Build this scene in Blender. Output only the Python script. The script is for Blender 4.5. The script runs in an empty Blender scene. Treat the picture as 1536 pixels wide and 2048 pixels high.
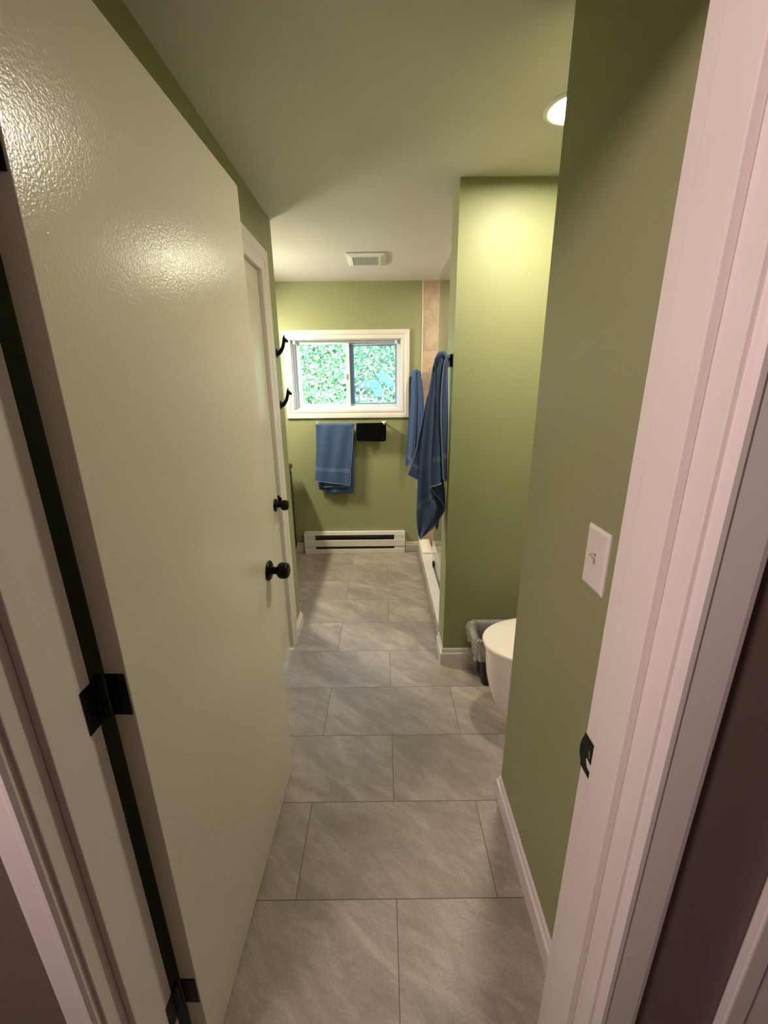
import bpy, bmesh, math, random
from mathutils import Vector, Matrix
random.seed(7)
S = bpy.context.scene
COL = S.collection
PI = math.pi

# ------------------------------------------------------------------ camera, world, lights, exposure
FPX, YAW, PITCH, ROLL, HCAM = 819.017, 0.001534, 0.295932, -0.010095, 1.48766
def cam_axes():
    cy, sy = math.cos(YAW), math.sin(YAW)
    w = Vector((sy * math.cos(PITCH), cy * math.cos(PITCH), -math.sin(PITCH)))
    r = Vector((cy, -sy, 0)); u = r.cross(w)
    return r * math.cos(ROLL) + u * math.sin(ROLL), u * math.cos(ROLL) - r * math.sin(ROLL), w
cd = bpy.data.cameras.new('camera')
cd.sensor_fit = 'VERTICAL'; cd.sensor_height = 24.0; cd.sensor_width = 18.0
cd.lens = FPX / 2048.0 * 24.0
cd.clip_start = 0.01; cd.clip_end = 100
cam = bpy.data.objects.new('camera', cd); COL.objects.link(cam)
r_, u_, w_ = cam_axes()
cam.matrix_world = Matrix(((r_.x, u_.x, -w_.x, 0), (r_.y, u_.y, -w_.y, 0), (r_.z, u_.z, -w_.z, HCAM), (0, 0, 0, 1)))
S.camera = cam

S.view_settings.view_transform = 'Standard'
S.view_settings.look = 'None'
S.view_settings.exposure = 2.1
S.view_settings.gamma = 1.0
S.view_settings.use_curve_mapping = False

SKY_STRENGTH = 1.25
CAN_L = 114.0          # emission of the alcove downlight lens
SHOWER_L = 95.0
WARM = (1.0, 0.88, 0.68)
world = bpy.data.worlds.new('world'); S.world = world; world.use_nodes = True
wn = world.node_tree; wn.nodes.clear()
sky = wn.nodes.new('ShaderNodeTexSky'); sky.sky_type = 'NISHITA'; sky.sun_disc = False
sky.sun_elevation = math.radians(42); sky.sun_rotation = math.radians(150)
sky.air_density = 1.0; sky.dust_density = 0.0; sky.ozone_density = 1.2
bg = wn.nodes.new('ShaderNodeBackground'); bg.inputs['Strength'].default_value = SKY_STRENGTH
wo = wn.nodes.new('ShaderNodeOutputWorld')
wn.links.new(sky.outputs[0], bg.inputs[0]); wn.links.new(bg.outputs[0], wo.inputs[0])

def lamp(name, kind, loc, energy, color, aim=None, **kw):
    l = bpy.data.lights.new(name, kind); l.energy = energy; l.color = color
    for k, v in kw.items(): setattr(l, k, v)
    o = bpy.data.objects.new(name, l); COL.objects.link(o); o.location = loc
    if aim is not None:
        o.rotation_euler = (Vector(aim) - Vector(loc)).to_track_quat('-Z', 'Y').to_euler()
    return o
sun = lamp('sun', 'SUN', (2, 0, 8), 3.6, (1.0, 0.95, 0.86), aim=(-1.0, 5.5, 0.0), angle=0.01)
vanity_lamp = lamp('vanity_lamp', 'AREA', (-1.19, 3.0, 2.0), 8.2, (1.0, 0.89, 0.70), aim=(-0.35, 3.0, 1.1), shape='RECTANGLE', size=0.30, size_y=0.09)
hall_lamp = lamp('hall_lamp', 'AREA', (-0.95, -0.32, 2.20), 6.2, (1.0, 0.74, 0.74), aim=(0.1, 0.45, 1.0), shape='DISK', size=0.30)

# ------------------------------------------------------------------ materials
def new_mat(name):
    m = bpy.data.materials.new(name); m.use_nodes = True
    nt = m.node_tree; b = nt.nodes['Principled BSDF']
    return m, nt, b
def coords(nt, scale=(1, 1, 1)):
    tc = nt.nodes.new('ShaderNodeTexCoord'); mp = nt.nodes.new('ShaderNodeMapping')
    mp.inputs['Scale'].default_value = scale
    nt.links.new(tc.outputs['Object'], mp.inputs[0]); return mp.outputs[0]
def noise(nt, vec, scale, detail=3, rough=0.5):
    n = nt.nodes.new('ShaderNodeTexNoise'); n.inputs['Scale'].default_value = scale
    n.inputs['Detail'].default_value = detail; n.inputs['Roughness'].default_value = rough
    nt.links.new(vec, n.inputs['Vector']); return n.outputs[0]
def ramp(nt, fac, stops):
    r = nt.nodes.new('ShaderNodeValToRGB')
    while len(r.color_ramp.elements) < len(stops): r.color_ramp.elements.new(0.5)
    for e, (p, c) in zip(r.color_ramp.elements, stops):
        e.position = p; e.color = (*c, 1)
    nt.links.new(fac, r.inputs[0]); return r.outputs[0]
def bump(nt, b, h, strength, dist=0.002):
    bp = nt.nodes.new('ShaderNodeBump'); bp.inputs['Strength'].default_value = strength
    bp.inputs['Distance'].default_value = dist
    nt.links.new(h, bp.inputs['Height']); nt.links.new(bp.outputs[0], b.inputs['Normal'])
def paint(name, col, rough=0.5, bscale=260, bstr=0.15, var=0.03, spec=0.5, coat=0.0):
    m, nt, b = new_mat(name)
    v = coords(nt)
    a = [max(0, c * (1 - var)) for c in col]; d = [min(1, c * (1 + var)) for c in col]
    nt.links.new(ramp(nt, noise(nt, v, 2.2, 2), [(0.3, a), (0.7, d)]), b.inputs['Base Color'])
    b.inputs['Roughness'].default_value = rough
    b.inputs['Specular IOR Level'].default_value = spec
    b.inputs['Coat Weight'].default_value = coat
    if bstr: bump(nt, b, noise(nt, v, bscale, 2), bstr, 0.001)
    return m
M = {}
M['green'] = paint('sage_green_paint', (0.282, 0.303, 0.155), 0.48, 300, 0.10, 0.03, 0.32)
M['hallwall'] = paint('brown_hall_paint', (0.150, 0.102, 0.084), 0.6, 260, 0.15)
M['ceiling'] = paint('ceiling_paint', (0.66, 0.64, 0.585), 0.7, 300, 0.10)
M['trim'] = paint('white_trim_paint', (0.70, 0.665, 0.62), 0.32, 120, 0.12)
M['door'] = paint('cream_door_paint', (0.66, 0.625, 0.52), 0.205, 230, 0.42)
M['white'] = paint('white_enamel', (0.74, 0.72, 0.68), 0.3, 200, 0.0)
M['vinyl'] = paint('white_vinyl', (0.66, 0.68, 0.72), 0.35, 200, 0.0)
M['acrylic'] = paint('white_acrylic', (0.70, 0.68, 0.64), 0.2, 200, 0.0)
M['porcelain'] = paint('white_porcelain', (0.80, 0.76, 0.66), 0.07, 200, 0.0, 0.0, 0.6, 0.4)
M['plate'] = paint('switch_plastic', (0.72, 0.68, 0.64), 0.3, 200, 0.0)
M['toggle'] = paint('toggle_plastic', (0.62, 0.56, 0.44), 0.3, 200, 0.0)
M['black'] = paint('black_metal', (0.006, 0.0055, 0.005), 0.36, 200, 0.0, 0.03, 0.14)
M['blackplastic'] = paint('black_plastic', (0.006, 0.0055, 0.005), 0.3, 200, 0.0, 0.03, 0.3)
M['dark'] = paint('dark_void', (0.02, 0.02, 0.02), 0.8, 200, 0.0)
M['fins'] = paint('grey_fins', (0.20, 0.20, 0.19), 0.5, 200, 0.0)
M['vanity'] = paint('dark_vanity_wood', (0.030, 0.024, 0.020), 0.4, 60, 0.1)
M['grille'] = paint('grey_grille', (0.42, 0.42, 0.40), 0.5, 200, 0.0)
M['shadeframe'] = paint('shade_blue_vinyl', (0.13, 0.22, 0.36), 0.4, 200, 0.0)  # blue-grey puts the window stile's shade into the colour
M['soil'] = paint('soil', (0.10, 0.08, 0.05), 0.9, 40, 0.3, 0.2)
M['bark'] = paint('bark', (0.10, 0.075, 0.05), 0.9, 60, 0.4, 0.2)
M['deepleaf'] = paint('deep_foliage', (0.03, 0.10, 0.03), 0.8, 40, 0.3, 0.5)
M['tarp'] = paint('blue_tarp', (0.06, 0.16, 0.38), 0.5, 60, 0.1)
M['cloth_black'] = paint('black_cloth', (0.003, 0.003, 0.0032), 1.0, 900, 0.5, 0.03, 0.05)
M['cloth_white'] = paint('white_terry', (0.80, 0.76, 0.68), 0.95, 700, 0.6)
def metal(name, col, rough):
    m, nt, b = new_mat(name); b.inputs['Base Color'].default_value = (*col, 1)
    b.inputs['Metallic'].default_value = 1; b.inputs['Roughness'].default_value = rough
    return m
M['chrome'] = metal('chrome', (0.8, 0.8, 0.8), 0.12)
M['steel'] = metal('bare_steel', (0.55, 0.55, 0.53), 0.3)

def terry(name, c1, c2):
    m, nt, b = new_mat(name); v = coords(nt)
    nt.links.new(ramp(nt, noise(nt, v, 420, 3, 0.7), [(0.35, c1), (0.65, c2)]), b.inputs['Base Color'])
    b.inputs['Roughness'].default_value = 0.95
    b.inputs['Specular IOR Level'].default_value = 0.1; b.inputs['Sheen Weight'].default_value = 0.12; b.inputs['Sheen Roughness'].default_value = 0.5
    bump(nt, b, noise(nt, v, 480, 3, 0.7), 0.8, 0.003)
    return m
M['towel'] = terry('blue_terry', (0.031, 0.061, 0.152), (0.090, 0.145, 0.295))
M['towel_band'] = terry('blue_band', (0.090, 0.142, 0.270), (0.122, 0.182, 0.325))
M['hem'] = terry('blue_hem', (0.15, 0.20, 0.32), (0.21, 0.265, 0.40))

def stone(name, cdark, cmid, clight, brick=None, mortar=(0.10, 0.082, 0.068), wall=False, rough=0.42):
    m, nt, b = new_mat(name)
    tc = nt.nodes.new('ShaderNodeTexCoord')
    m0 = nt.nodes.new('ShaderNodeMapping'); m0.inputs['Rotation'].default_value = (0, 0, 0.62)
    mp = nt.nodes.new('ShaderNodeMapping'); mp.inputs['Scale'].default_value = (1.3, 3.8, 2.5)
    nt.links.new(tc.outputs['Object'], m0.inputs[0]); nt.links.new(m0.outputs[0], mp.inputs[0])
    # brick cells give each tile its own shift of the stone pattern
    bk = nt.nodes.new('ShaderNodeTexBrick')
    mb = nt.nodes.new('ShaderNodeMapping'); nt.links.new(tc.outputs['Object'], mb.inputs[0])
    bw, bh, ox, oy, off, vert = brick
    if vert:
        mb.inputs['Rotation'].default_value = (-PI / 2, 0, 0) if vert == 'xz' else (0, 0, 0)
    mb.inputs['Location'].default_value = (-ox, -oy, 0)
    if vert == 'xz':
        sx = nt.nodes.new('ShaderNodeSeparateXYZ'); cx = nt.nodes.new('ShaderNodeCombineXYZ')
        nt.links.new(tc.outputs['Object'], sx.inputs[0])
        ad = nt.nodes.new('ShaderNodeMath'); ad.operation = 'ADD'
        nt.links.new(sx.outputs[0], ad.inputs[0]); nt.links.new(sx.outputs[1], ad.inputs[1])
        nt.links.new(ad.outputs[0], cx.inputs[0]); nt.links.new(sx.outputs[2], cx.inputs[1])
        mb.inputs['Rotation'].default_value = (0, 0, 0)
        nt.links.new(cx.outputs[0], mb.inputs[0])
    nt.links.new(mb.outputs[0], bk.inputs['Vector'])
    bk.offset = off; bk.offset_frequency = 2; bk.squash = 1.0
    bk.inputs['Scale'].default_value = 1.0; bk.inputs['Mortar Size'].default_value = 0.0014
    bk.inputs['Mortar Smooth'].default_value = 0.1
    bk.inputs['Brick Width'].default_value = bw; bk.inputs['Row Height'].default_value = bh
    bk.inputs['Color1'].default_value = (0.30, 0.30, 0.30, 1); bk.inputs['Color2'].default_value = (0.70, 0.70, 0.70, 1)
    bk.inputs['Bias'].default_value = 0.0
    # shifted coordinate
    ms = nt.nodes.new('ShaderNodeVectorMath'); ms.operation = 'SCALE'; ms.inputs['Scale'].default_value = 37.0
    nt.links.new(bk.outputs['Color'], ms.inputs[0])
    av = nt.nodes.new('ShaderNodeVectorMath'); av.operation = 'ADD'
    nt.links.new(mp.outputs[0], av.inputs[0]); nt.links.new(ms.outputs[0], av.inputs[1])
    n1 = noise(nt, av.outputs[0], 1.7, 8, 0.62); nt.nodes[-1].inputs['Distortion'].default_value = 1.1
    n2 = noise(nt, tc.outputs['Object'], 170, 5, 0.8)
    n3 = noise(nt, av.outputs[0], 7.0, 6, 0.7); nt.nodes[-1].inputs['Distortion'].default_value = 0.8
    def mixv(a, c, f):
        x = nt.nodes.new('ShaderNodeMix'); x.data_type = 'FLOAT'; x.inputs[0].default_value = f
        nt.links.new(a, x.inputs[2]); nt.links.new(c, x.inputs[3]); return x.outputs[0]
    f = mixv(mixv(n1, n3, 0.40), n2, 0.34)
    col = ramp(nt, f, [(0.41, cdark), (0.5, cmid), (0.585, clight)])
    tint = nt.nodes.new('ShaderNodeMix'); tint.data_type = 'RGBA'; tint.blend_type = 'MULTIPLY'
    tint.inputs[0].default_value = 0.10
    nt.links.new(col, tint.inputs[6]); nt.links.new(bk.outputs['Color'], tint.inputs[7])
    mx = nt.nodes.new('ShaderNodeMix'); mx.data_type = 'RGBA'
    nt.links.new(bk.outputs['Fac'], mx.inputs[0]); nt.links.new(tint.outputs[2], mx.inputs[6])
    mx.inputs[7].default_value = (*mortar, 1)
    nt.links.new(mx.outputs[2], b.inputs['Base Color'])
    b.inputs['Roughness'].default_value = rough
    inv = nt.nodes.new('ShaderNodeMath'); inv.operation = 'SUBTRACT'; inv.inputs[0].default_value = 1.0
    nt.links.new(bk.outputs['Fac'], inv.inputs[1])
    hh = nt.nodes.new('ShaderNodeMath'); hh.operation = 'MULTIPLY_ADD'; hh.inputs[1].default_value = 0.25
    nt.links.new(n2, hh.inputs[0]); nt.links.new(inv.outputs[0], hh.inputs[2])
    bump(nt, b, hh.outputs[0], 0.35, 0.0015)
    return m
TILE = 0.3065
M['floor'] = stone('floor_tile', (0.250, 0.212, 0.176), (0.335, 0.288, 0.243), (0.450, 0.395, 0.338),
                   brick=(2 * TILE, TILE, 0.0277 - 20 * TILE, 2.3796 - 5 * TILE - 20 * TILE, 0.5, None))
M['walltile'] = stone('shower_tile', (0.36, 0.275, 0.195), (0.45, 0.35, 0.25), (0.55, 0.44, 0.33),
                      brick=(0.61, 0.3075, 0.30, 2.0805 - 20 * 0.3075, 0.5, 'xz'), mortar=(0.26, 0.20, 0.15))

def thin_glass(name, tint=(0.93, 0.97, 0.95), spec=1.0):
    m = bpy.data.materials.new(name); m.use_nodes = True; nt = m.node_tree; nt.nodes.clear()
    out = nt.nodes.new('ShaderNodeOutputMaterial'); mix = nt.nodes.new('ShaderNodeMixShader')
    tr = nt.nodes.new('ShaderNodeBsdfTransparent'); tr.inputs[0].default_value = (*tint, 1)
    gl = nt.nodes.new('ShaderNodeBsdfGlossy'); gl.inputs['Roughness'].default_value = 0.0
    ge = nt.nodes.new('ShaderNodeNewGeometry')
    dt = nt.nodes.new('ShaderNodeVectorMath'); dt.operation = 'DOT_PRODUCT'
    nt.links.new(ge.outputs['Incoming'], dt.inputs[0]); nt.links.new(ge.outputs['Normal'], dt.inputs[1])
    def mth(op, a, bb):
        n = nt.nodes.new('ShaderNodeMath'); n.operation = op
        for i, x in enumerate((a, bb)):
            if x is None: continue
            if isinstance(x, (int, float)): n.inputs[i].default_value = x
            else: nt.links.new(x, n.inputs[i])
        return n.outputs[0]
    c = mth('ABSOLUTE', dt.outputs['Value'], None)
    p = mth('POWER', mth('SUBTRACT', 1.0, c), 5.0)
    f = mth('MULTIPLY', mth('ADD', mth('MULTIPLY', p, 0.96), 0.04), spec)
    nt.links.new(f, mix.inputs[0]); nt.links.new(tr.outputs[0], mix.inputs[1]); nt.links.new(gl.outputs[0], mix.inputs[2])
    nt.links.new(mix.outputs[0], out.inputs[0]); return m
M['glass'] = thin_glass('clear_glass')
M['showerglass'] = thin_glass('shower_glass', (0.95, 0.98, 0.96))
def film(name, col, alpha):
    m = bpy.data.materials.new(name); m.use_nodes = True; nt = m.node_tree; nt.nodes.clear()
    out = nt.nodes.new('ShaderNodeOutputMaterial'); mix = nt.nodes.new('ShaderNodeMixShader'); mix.inputs[0].default_value = alpha
    tr = nt.nodes.new('ShaderNodeBsdfTransparent'); pr = nt.nodes.new('ShaderNodeBsdfPrincipled')
    pr.inputs['Base Color'].default_value = (*col, 1); pr.inputs['Roughness'].default_value = 0.25
    nt.links.new(tr.outputs[0], mix.inputs[1]); nt.links.new(pr.outputs[0], mix.inputs[2]); nt.links.new(mix.outputs[0], out.inputs[0])
    return m
M['bag'] = film('clear_bag', (0.85, 0.85, 0.82), 0.30)
M['screen'] = film('insect_screen', (0.40, 0.50, 0.60), 0.22)
def glow(name, col, s):
    m = bpy.data.materials.new(name); m.use_nodes = True; nt = m.node_tree; nt.nodes.clear()
    out = nt.nodes.new('ShaderNodeOutputMaterial'); e = nt.nodes.new('ShaderNodeEmission')
    e.inputs[0].default_value = (*col, 1); e.inputs[1].default_value = s
    nt.links.new(e.outputs[0], out.inputs[0]); return m
M['can_lens'] = glow('downlight_lens', WARM, CAN_L)
M['shower_lens'] = glow('shower_downlight_lens', WARM, SHOWER_L)
def leafmat():
    m, nt, b = new_mat('leaves')
    oi = nt.nodes.new('ShaderNodeNewGeometry')
    c = ramp(nt, oi.outputs['Random Per Island'], [(0.0, (0.014, 0.085, 0.014)), (0.25, (0.05, 0.19, 0.04)), (0.45, (0.10, 0.27, 0.09)), (0.65, (0.22, 0.42, 0.15)), (0.9, (0.44, 0.54, 0.33)), (1.0, (0.50, 0.46, 0.20))])
    nt.links.new(c, b.inputs['Base Color']); b.inputs['Roughness'].default_value = 0.35
    b.inputs['Transmission Weight'].default_value = 0.0
    return m
M['leaf'] = leafmat()

# ------------------------------------------------------------------ mesh helpers
class MB:
    def __init__(self): self.bm = bmesh.new(); self.mi = 0
    def _tag(self, faces):
        for f in faces: f.material_index = self.mi
    def box(self, x0, x1, y0, y1, z0, z1, bev=0.0, seg=2):
        t = bmesh.new()
        bmesh.ops.create_cube(t, size=1)
        for v in t.verts:
            v.co = Vector(((x0 + x1) / 2 + v.co.x * (x1 - x0), (y0 + y1) / 2 + v.co.y * (y1 - y0), (z0 + z1) / 2 + v.co.z * (z1 - z0)))
        if bev: bmesh.ops.bevel(t, geom=t.edges[:], offset=bev, segments=seg, profile=0.5, affect='EDGES')
        self.merge(t); return self
    def merge(self, t, mat=None):
        if mat is not None: bmesh.ops.transform(t, matrix=mat, verts=t.verts)
        vs = {v: self.bm.verts.new(v.co) for v in t.verts}
        for f in t.faces:
            try:
                nf = self.bm.faces.new([vs[v] for v in f.verts]); nf.material_index = self.mi; nf.smooth = f.smooth
            except ValueError: pass
        t.free()
    def grid(self, rows, closed=False, cap0=False, cap1=False, smooth=True):
        vv = [[self.bm.verts.new(p) for p in r] for r in rows]
        n = len(rows[0])
        for a, b in zip(vv[:-1], vv[1:]):
            for j in range(n if closed else n - 1):
                k = (j + 1) % n
                f = self.bm.faces.new((a[j], a[k], b[k], b[j])); f.smooth = smooth; f.material_index = self.mi
        if cap0: f = self.bm.faces.new(vv[0][::-1]); f.material_index = self.mi
        if cap1: f = self.bm.faces.new(vv[-1]); f.material_index = self.mi
        return vv
    def tube(self, pts, rad, n=12, cap=True):
        pts = [Vector(p) for p in pts]
        if not isinstance(rad, (list, tuple)): rad = [rad] * len(pts)
        rows = []; up = Vector((0.123, 0.977, 0.17)).normalized()
        for i, p in enumerate(pts):
            d = (pts[min(i + 1, len(pts) - 1)] - pts[max(i - 1, 0)]).normalized()
            a = d.cross(up)
            if a.length < 0.05: a = d.cross(Vector((1, 0, 0)))
            a.normalize(); b = d.cross(a)
            r = rad[i]; ra, rb = (r if isinstance(r, tuple) else (r, r))
            rows.append([p + a * math.cos(2 * PI * k / n) * ra + b * math.sin(2 * PI * k / n) * rb for k in range(n)])
        self.grid(rows, True, cap, cap); return self
    def lathe(self, prof, origin, axis, n=32):
        """prof: (distance along axis, radius)"""
        ax = Vector(axis).normalized(); a = ax.orthogonal().normalized(); b = ax.cross(a); o = Vector(origin)
        rows = [[o + ax * t + (a * math.cos(2 * PI * k / n) + b * math.sin(2 * PI * k / n)) * max(r, 1e-4) for k in range(n)] for t, r in prof]
        self.grid(rows, True, True, True); return self
    def prism(self, poly, axis, a0, a1):
        """poly in the two other axes (ordered), extruded along axis 0/1/2 from a0 to a1"""
        def P(u, v, a):
            return ((a, u, v), (u, a, v), (u, v, a))[axis]
        va = [self.bm.verts.new(P(u, v, a0)) for u, v in poly]; vb = [self.bm.verts.new(P(u, v, a1)) for u, v in poly]
        n = len(poly); fs = [self.bm.faces.new(va), self.bm.faces.new(vb[::-1])]
        for i in range(n):
            fs.append(self.bm.faces.new((va[i], vb[i], vb[(i + 1) % n], va[(i + 1) % n])))
        self._tag(fs); return self
    def build(self, name, mats, parent=None, smooth=False, shift=None, normals=True):
        if normals: bmesh.ops.recalc_face_normals(self.bm, faces=self.bm.faces)
        me = bpy.data.meshes.new(name)
        if shift is not None: bmesh.ops.translate(self.bm, vec=-Vector(shift), verts=self.bm.verts)
        self.bm.to_mesh(me); self.bm.free()
        if not isinstance(mats, (list, tuple)): mats = [mats]
        for m in mats: me.materials.append(m)
        if smooth:
            for p in me.polygons: p.use_smooth = True
        o = bpy.data.objects.new(name, me); COL.objects.link(o)
        if parent: o.parent = parent
        return o
def auto_smooth(o, ang=35):
    me = o.data
    for p in me.polygons: p.use_smooth = True
    bm = bmesh.new(); bm.from_mesh(me)
    for e in bm.edges:
        if len(e.link_faces) == 2 and e.calc_face_angle(0) > math.radians(ang): e.smooth = False
    bm.to_mesh(me); bm.free(); return o
def struct(o, label=None):
    o['kind'] = 'structure'
    if label: o['label'] = label
    return o
def tag(o, label, cat, group=None, kind=None):
    o['label'] = label; o['category'] = cat
    if group: o['group'] = group
    if kind: o['kind'] = kind
    return o
def empty(name, loc=(0, 0, 0)):
    o = bpy.data.objects.new(name, None); COL.objects.link(o); o.location = loc; o.empty_display_size = 0.05
    return o
def part(mb, name, mat, parent, smooth=True):
    """build a part whose coordinates are in the world, under an Empty"""
    o = mb.build(name, mat, parent, shift=parent.location if parent else None)
    if smooth: auto_smooth(o)
    return o
def subpart(mb, name, mat, parent, root):
    o = mb.build(name, mat, parent, shift=root.location); auto_smooth(o); return o

def frame_sweep(mb, prof, rect, plane, face, out, sides='LTRB'):
    """mitred casing: prof = [(u outward from the inner edge, v thickness)], rect = (a0,a1,z0,z1) inner edge,
    plane 'x' (wall of constant X, a=Y) or 'y' (constant Y, a=X), face = wall coordinate, out = +-1 thickness direction"""
    a0, a1, z0, z1 = rect
    def P(a, z, v):
        return (face + out * v, a, z) if plane == 'x' else (a, face + out * v, z)
    def ring(corner):
        (ca, cz, da, dz) = corner
        return [P(ca + da * u, cz + dz * u, v) for u, v in prof]
    BL, TL, TR, BR = (a0, z0, -1, -1), (a0, z1, -1, 1), (a1, z1, 1, 1), (a1, z0, 1, -1)
    if sides == 'LTRB': seq = [BL, TL, TR, BR, BL]
    else: seq = [(a0, z0, -1, 0), TL, TR, (a1, z0, 1, 0)]
    for c0, c1 in zip(seq[:-1], seq[1:]):
        mb.grid([ring(c0), ring(c1)], closed=True, cap0=True, cap1=True, smooth=False)
CASING = [(0, 0), (0, .009), (.003, .012), (.018, .013), (.022, .010), (.030, .010), (.036, .015), (.052, .0175), (.064, .0175), (.067, .015), (.068, 0)]

def baseboard(name, pts, nrm_left, h=0.092, t=0.014):
    """profile swept along a floor path (list of XY); the board stands to the left/right of the path"""
    prof = [(0, 0), (t, 0), (t, h * .68), (t * .9, h * .72), (t * .55, h * .74), (t * .5, h * .90), (t * .42, h * .95), (t * .2, h), (0, h)]
    mb = MB(); n = len(pts); P = [Vector((p[0], p[1])) for p in pts]
    rows = []
    for i in range(n):
        ds = []
        if i > 0: ds.append((P[i] - P[i - 1]).normalized())
        if i < n - 1: ds.append((P[i + 1] - P[i]).normalized())
        ns = [Vector((-d.y, d.x)) * (1 if nrm_left else -1) for d in ds]
        m = ns[0] if len(ns) == 1 else (ns[0] + ns[1]) / (1 + ns[0].dot(ns[1]))
        rows.append([(P[i].x + m.x * u, P[i].y + m.y * u, z) for u, z in prof])
    mb.grid(rows, True, True, True, smooth=False)
    o = mb.build(name, M['trim']); return struct(o)

# ------------------------------------------------------------------ the room shell
CE = 2.289
XL, XR, YB = -0.55, 0.43, 3.616
struct(MB().box(-2.2, 2.2, -2.0, 3.9, -0.06, 0).build('floor', M['floor']))
struct(MB().box(-2.2, 2.2, -2.0, 3.9, CE, CE + 0.06).build('ceiling', M['ceiling']))
# doorway wall, one skin per room
def doorway(y0, y1, name, mat):
    mb = MB()
    mb.box(-2.0, -0.463, y0, y1, 0, CE).box(0.335, 2.0, y0, y1, 0, CE).box(-0.463, 0.335, y0, y1, 2.035, CE)
    return struct(mb.build(name, mat))
doorway(0.39, 0.455, 'wall_hall', M['hallwall'])
doorway(0.455, 0.519, 'wall_front', M['green'])
# closet wall on the left with its opening
CY0, CY1, CZ = 1.330, 2.098, 2.003
mb = MB()
mb.box(XL - 0.11, XL, 0.519, CY0 - 0.016, 0, CE).box(XL - 0.11, XL, CY1 + 0.016, 2.375, 0, CE).box(XL - 0.11, XL, CY0 - 0.016, CY1 + 0.016, CZ + 0.016, CE)
struct(mb.build('wall_left', M['green']))
struct(MB().box(-1.37, XL - 0.11, 2.265, 2.375, 0, CE).build('wall_nook', M['green']))
struct(MB().box(-1.37, -1.27, 2.375, YB, 0, CE).build('wall_vanity', M['green']))
# back wall with the window hole
WX0, WX1, WZ0, WZ1 = -0.748, 0.160, 1.305, 1.866
mb = MB()
mb.box(-1.37, WX0, YB, YB + .15, 0, CE).box(WX1, 1.3, YB, YB + .15, 0, CE).box(WX0, WX1, YB, YB + .15, 0, WZ0).box(WX0, WX1, YB, YB + .15, WZ1, CE)
struct(mb.build('wall_back', M['green']))
struct(MB().box(XR, 1.2, 0.519, 1.174, 0, CE).build('wall_right', M['green']))
struct(MB().box(1.2, 1.3, 0.519, YB, 0, CE).build('wall_alcove', M['green']))
PX, PY0, PY1 = 0.322, 1.955, 2.140
struct(MB().box(PX, 1.2, PY0, PY1, 0, CE).build('wall_partition', M['green']))
# shower tile on three sides, with its pale edge strip
mb = MB()
mb.box(0.336, 1.2, YB - .010, YB, 0, CE).box(1.19, 1.2, PY1 + .01, YB - .010, 0, CE).box(0.43, 1.19, PY1, PY1 + .01, 0, CE)
struct(mb.build('wall_shower', M['walltile']))
struct(MB().box(0.328, 0.336, YB - .012, YB, 0.106, CE, .002).build('trim_4', M['trim']))
# hall shell behind the camera
mb = MB()
mb.box(-2.1, -2.0, -1.9, 0.39, 0, CE).box(-2.1, 2.1, -2.0, -1.9, 0, CE).box(2.0, 2.1, -1.9, 0.39, 0, CE)
struct(mb.build('wall_hall_rear', M['hallwall']))

# door frame of the doorway (jamb boards + stops)
JL, JR, JH = -0.448, 0.320, 2.020
frame = empty('trim_1', (0, 0.45, 0)); struct(frame)
mb = MB()
mb.box(-0.463, JL, 0.388, 0.521, 0, JH + .015, .0015).box(JR, 0.335, 0.388, 0.521, 0, JH + .015, .0015).box(JL, JR, 0.388, 0.521, JH, JH + .015)
o = part(mb, 'jamb', M['trim'], frame, False)
mb = MB()
mb.box(JL, JL + .012, 0.420, 0.481, 0, JH, .0015).box(JR - .012, JR, 0.420, 0.478, 0, JH, .0015).box(JL + .012, JR - .012, 0.420, 0.480, JH - .012, JH)
part(mb, 'door_stop', M['trim'], frame, False)
# strike plate on the right jamb: a plate with a latch hole and a lip turned to the bathroom
mb = MB()
ys, yl, z0, z1 = 0.486, 0.5215, 0.893, 0.957
mb.box(JR - .0018, JR + .001, ys, yl, z0, z1, .0006)
mb.prism([(yl - .001, z0 + .006), (yl - .001, z1 - .004), (yl + .004, z1 - .014), (yl + .008, z0 + .030), (yl + .006, z0 + .018)], 0, JR - .0018, JR + .0006)
sp = part(mb, 'strike_plate', M['black'], frame, False); sp['label'] = 'black strike plate'
mb = MB(); mb.prism([(.488, z0 + .015), (.501, z0 + .016), (.5065, z0 + .025), (.506, z0 + .029), (.488, z0 + .027)], 0, JR - .0021, JR - .0012)
subpart(mb, 'latch_hole', M['trim'], sp, frame)
mb = MB(); mb.prism([(.4975, z0 + .036), (.5005, z0 + .034), (.5030, z0 + .046), (.5015, z0 + .049)], 0, JR - .0021, JR - .0012)  # small steel streak laid on the plate face
subpart(mb, 'steel_streak', M['steel'], sp, frame)
# hall casings
def hall_side(a0, sgn, w):
    prof = [(0, 0), (0, .010), (.004, .0145), (.010, .0145), (.014, .0125), (w - .010, .0125), (w - .003, .011), (w, .006), (w, 0)]
    rows = [[(a0 + sgn * u, 0.39 - v, z) for u, v in prof] for z in (0, JH + .06)]
    mb.grid(rows, True, True, True, smooth=False)
mb = MB(); hall_side(JL - .005, -1, .050); hall_side(JR + .006, 1, .063)
mb.box(JL - .005, JR + .006, 0.376, 0.39, JH + .006, JH + .06, .003)
struct(mb.build('trim_2', M['trim']))
# the next door's trim in the hall, at the right edge
struct(MB().box(0.521, 0.553, 0.374, 0.39, 0, 2.1, .003).box(0.553, 0.62, 0.380, 0.39, 0, 2.05, .002).build('trim_5', M['trim']))

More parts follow.
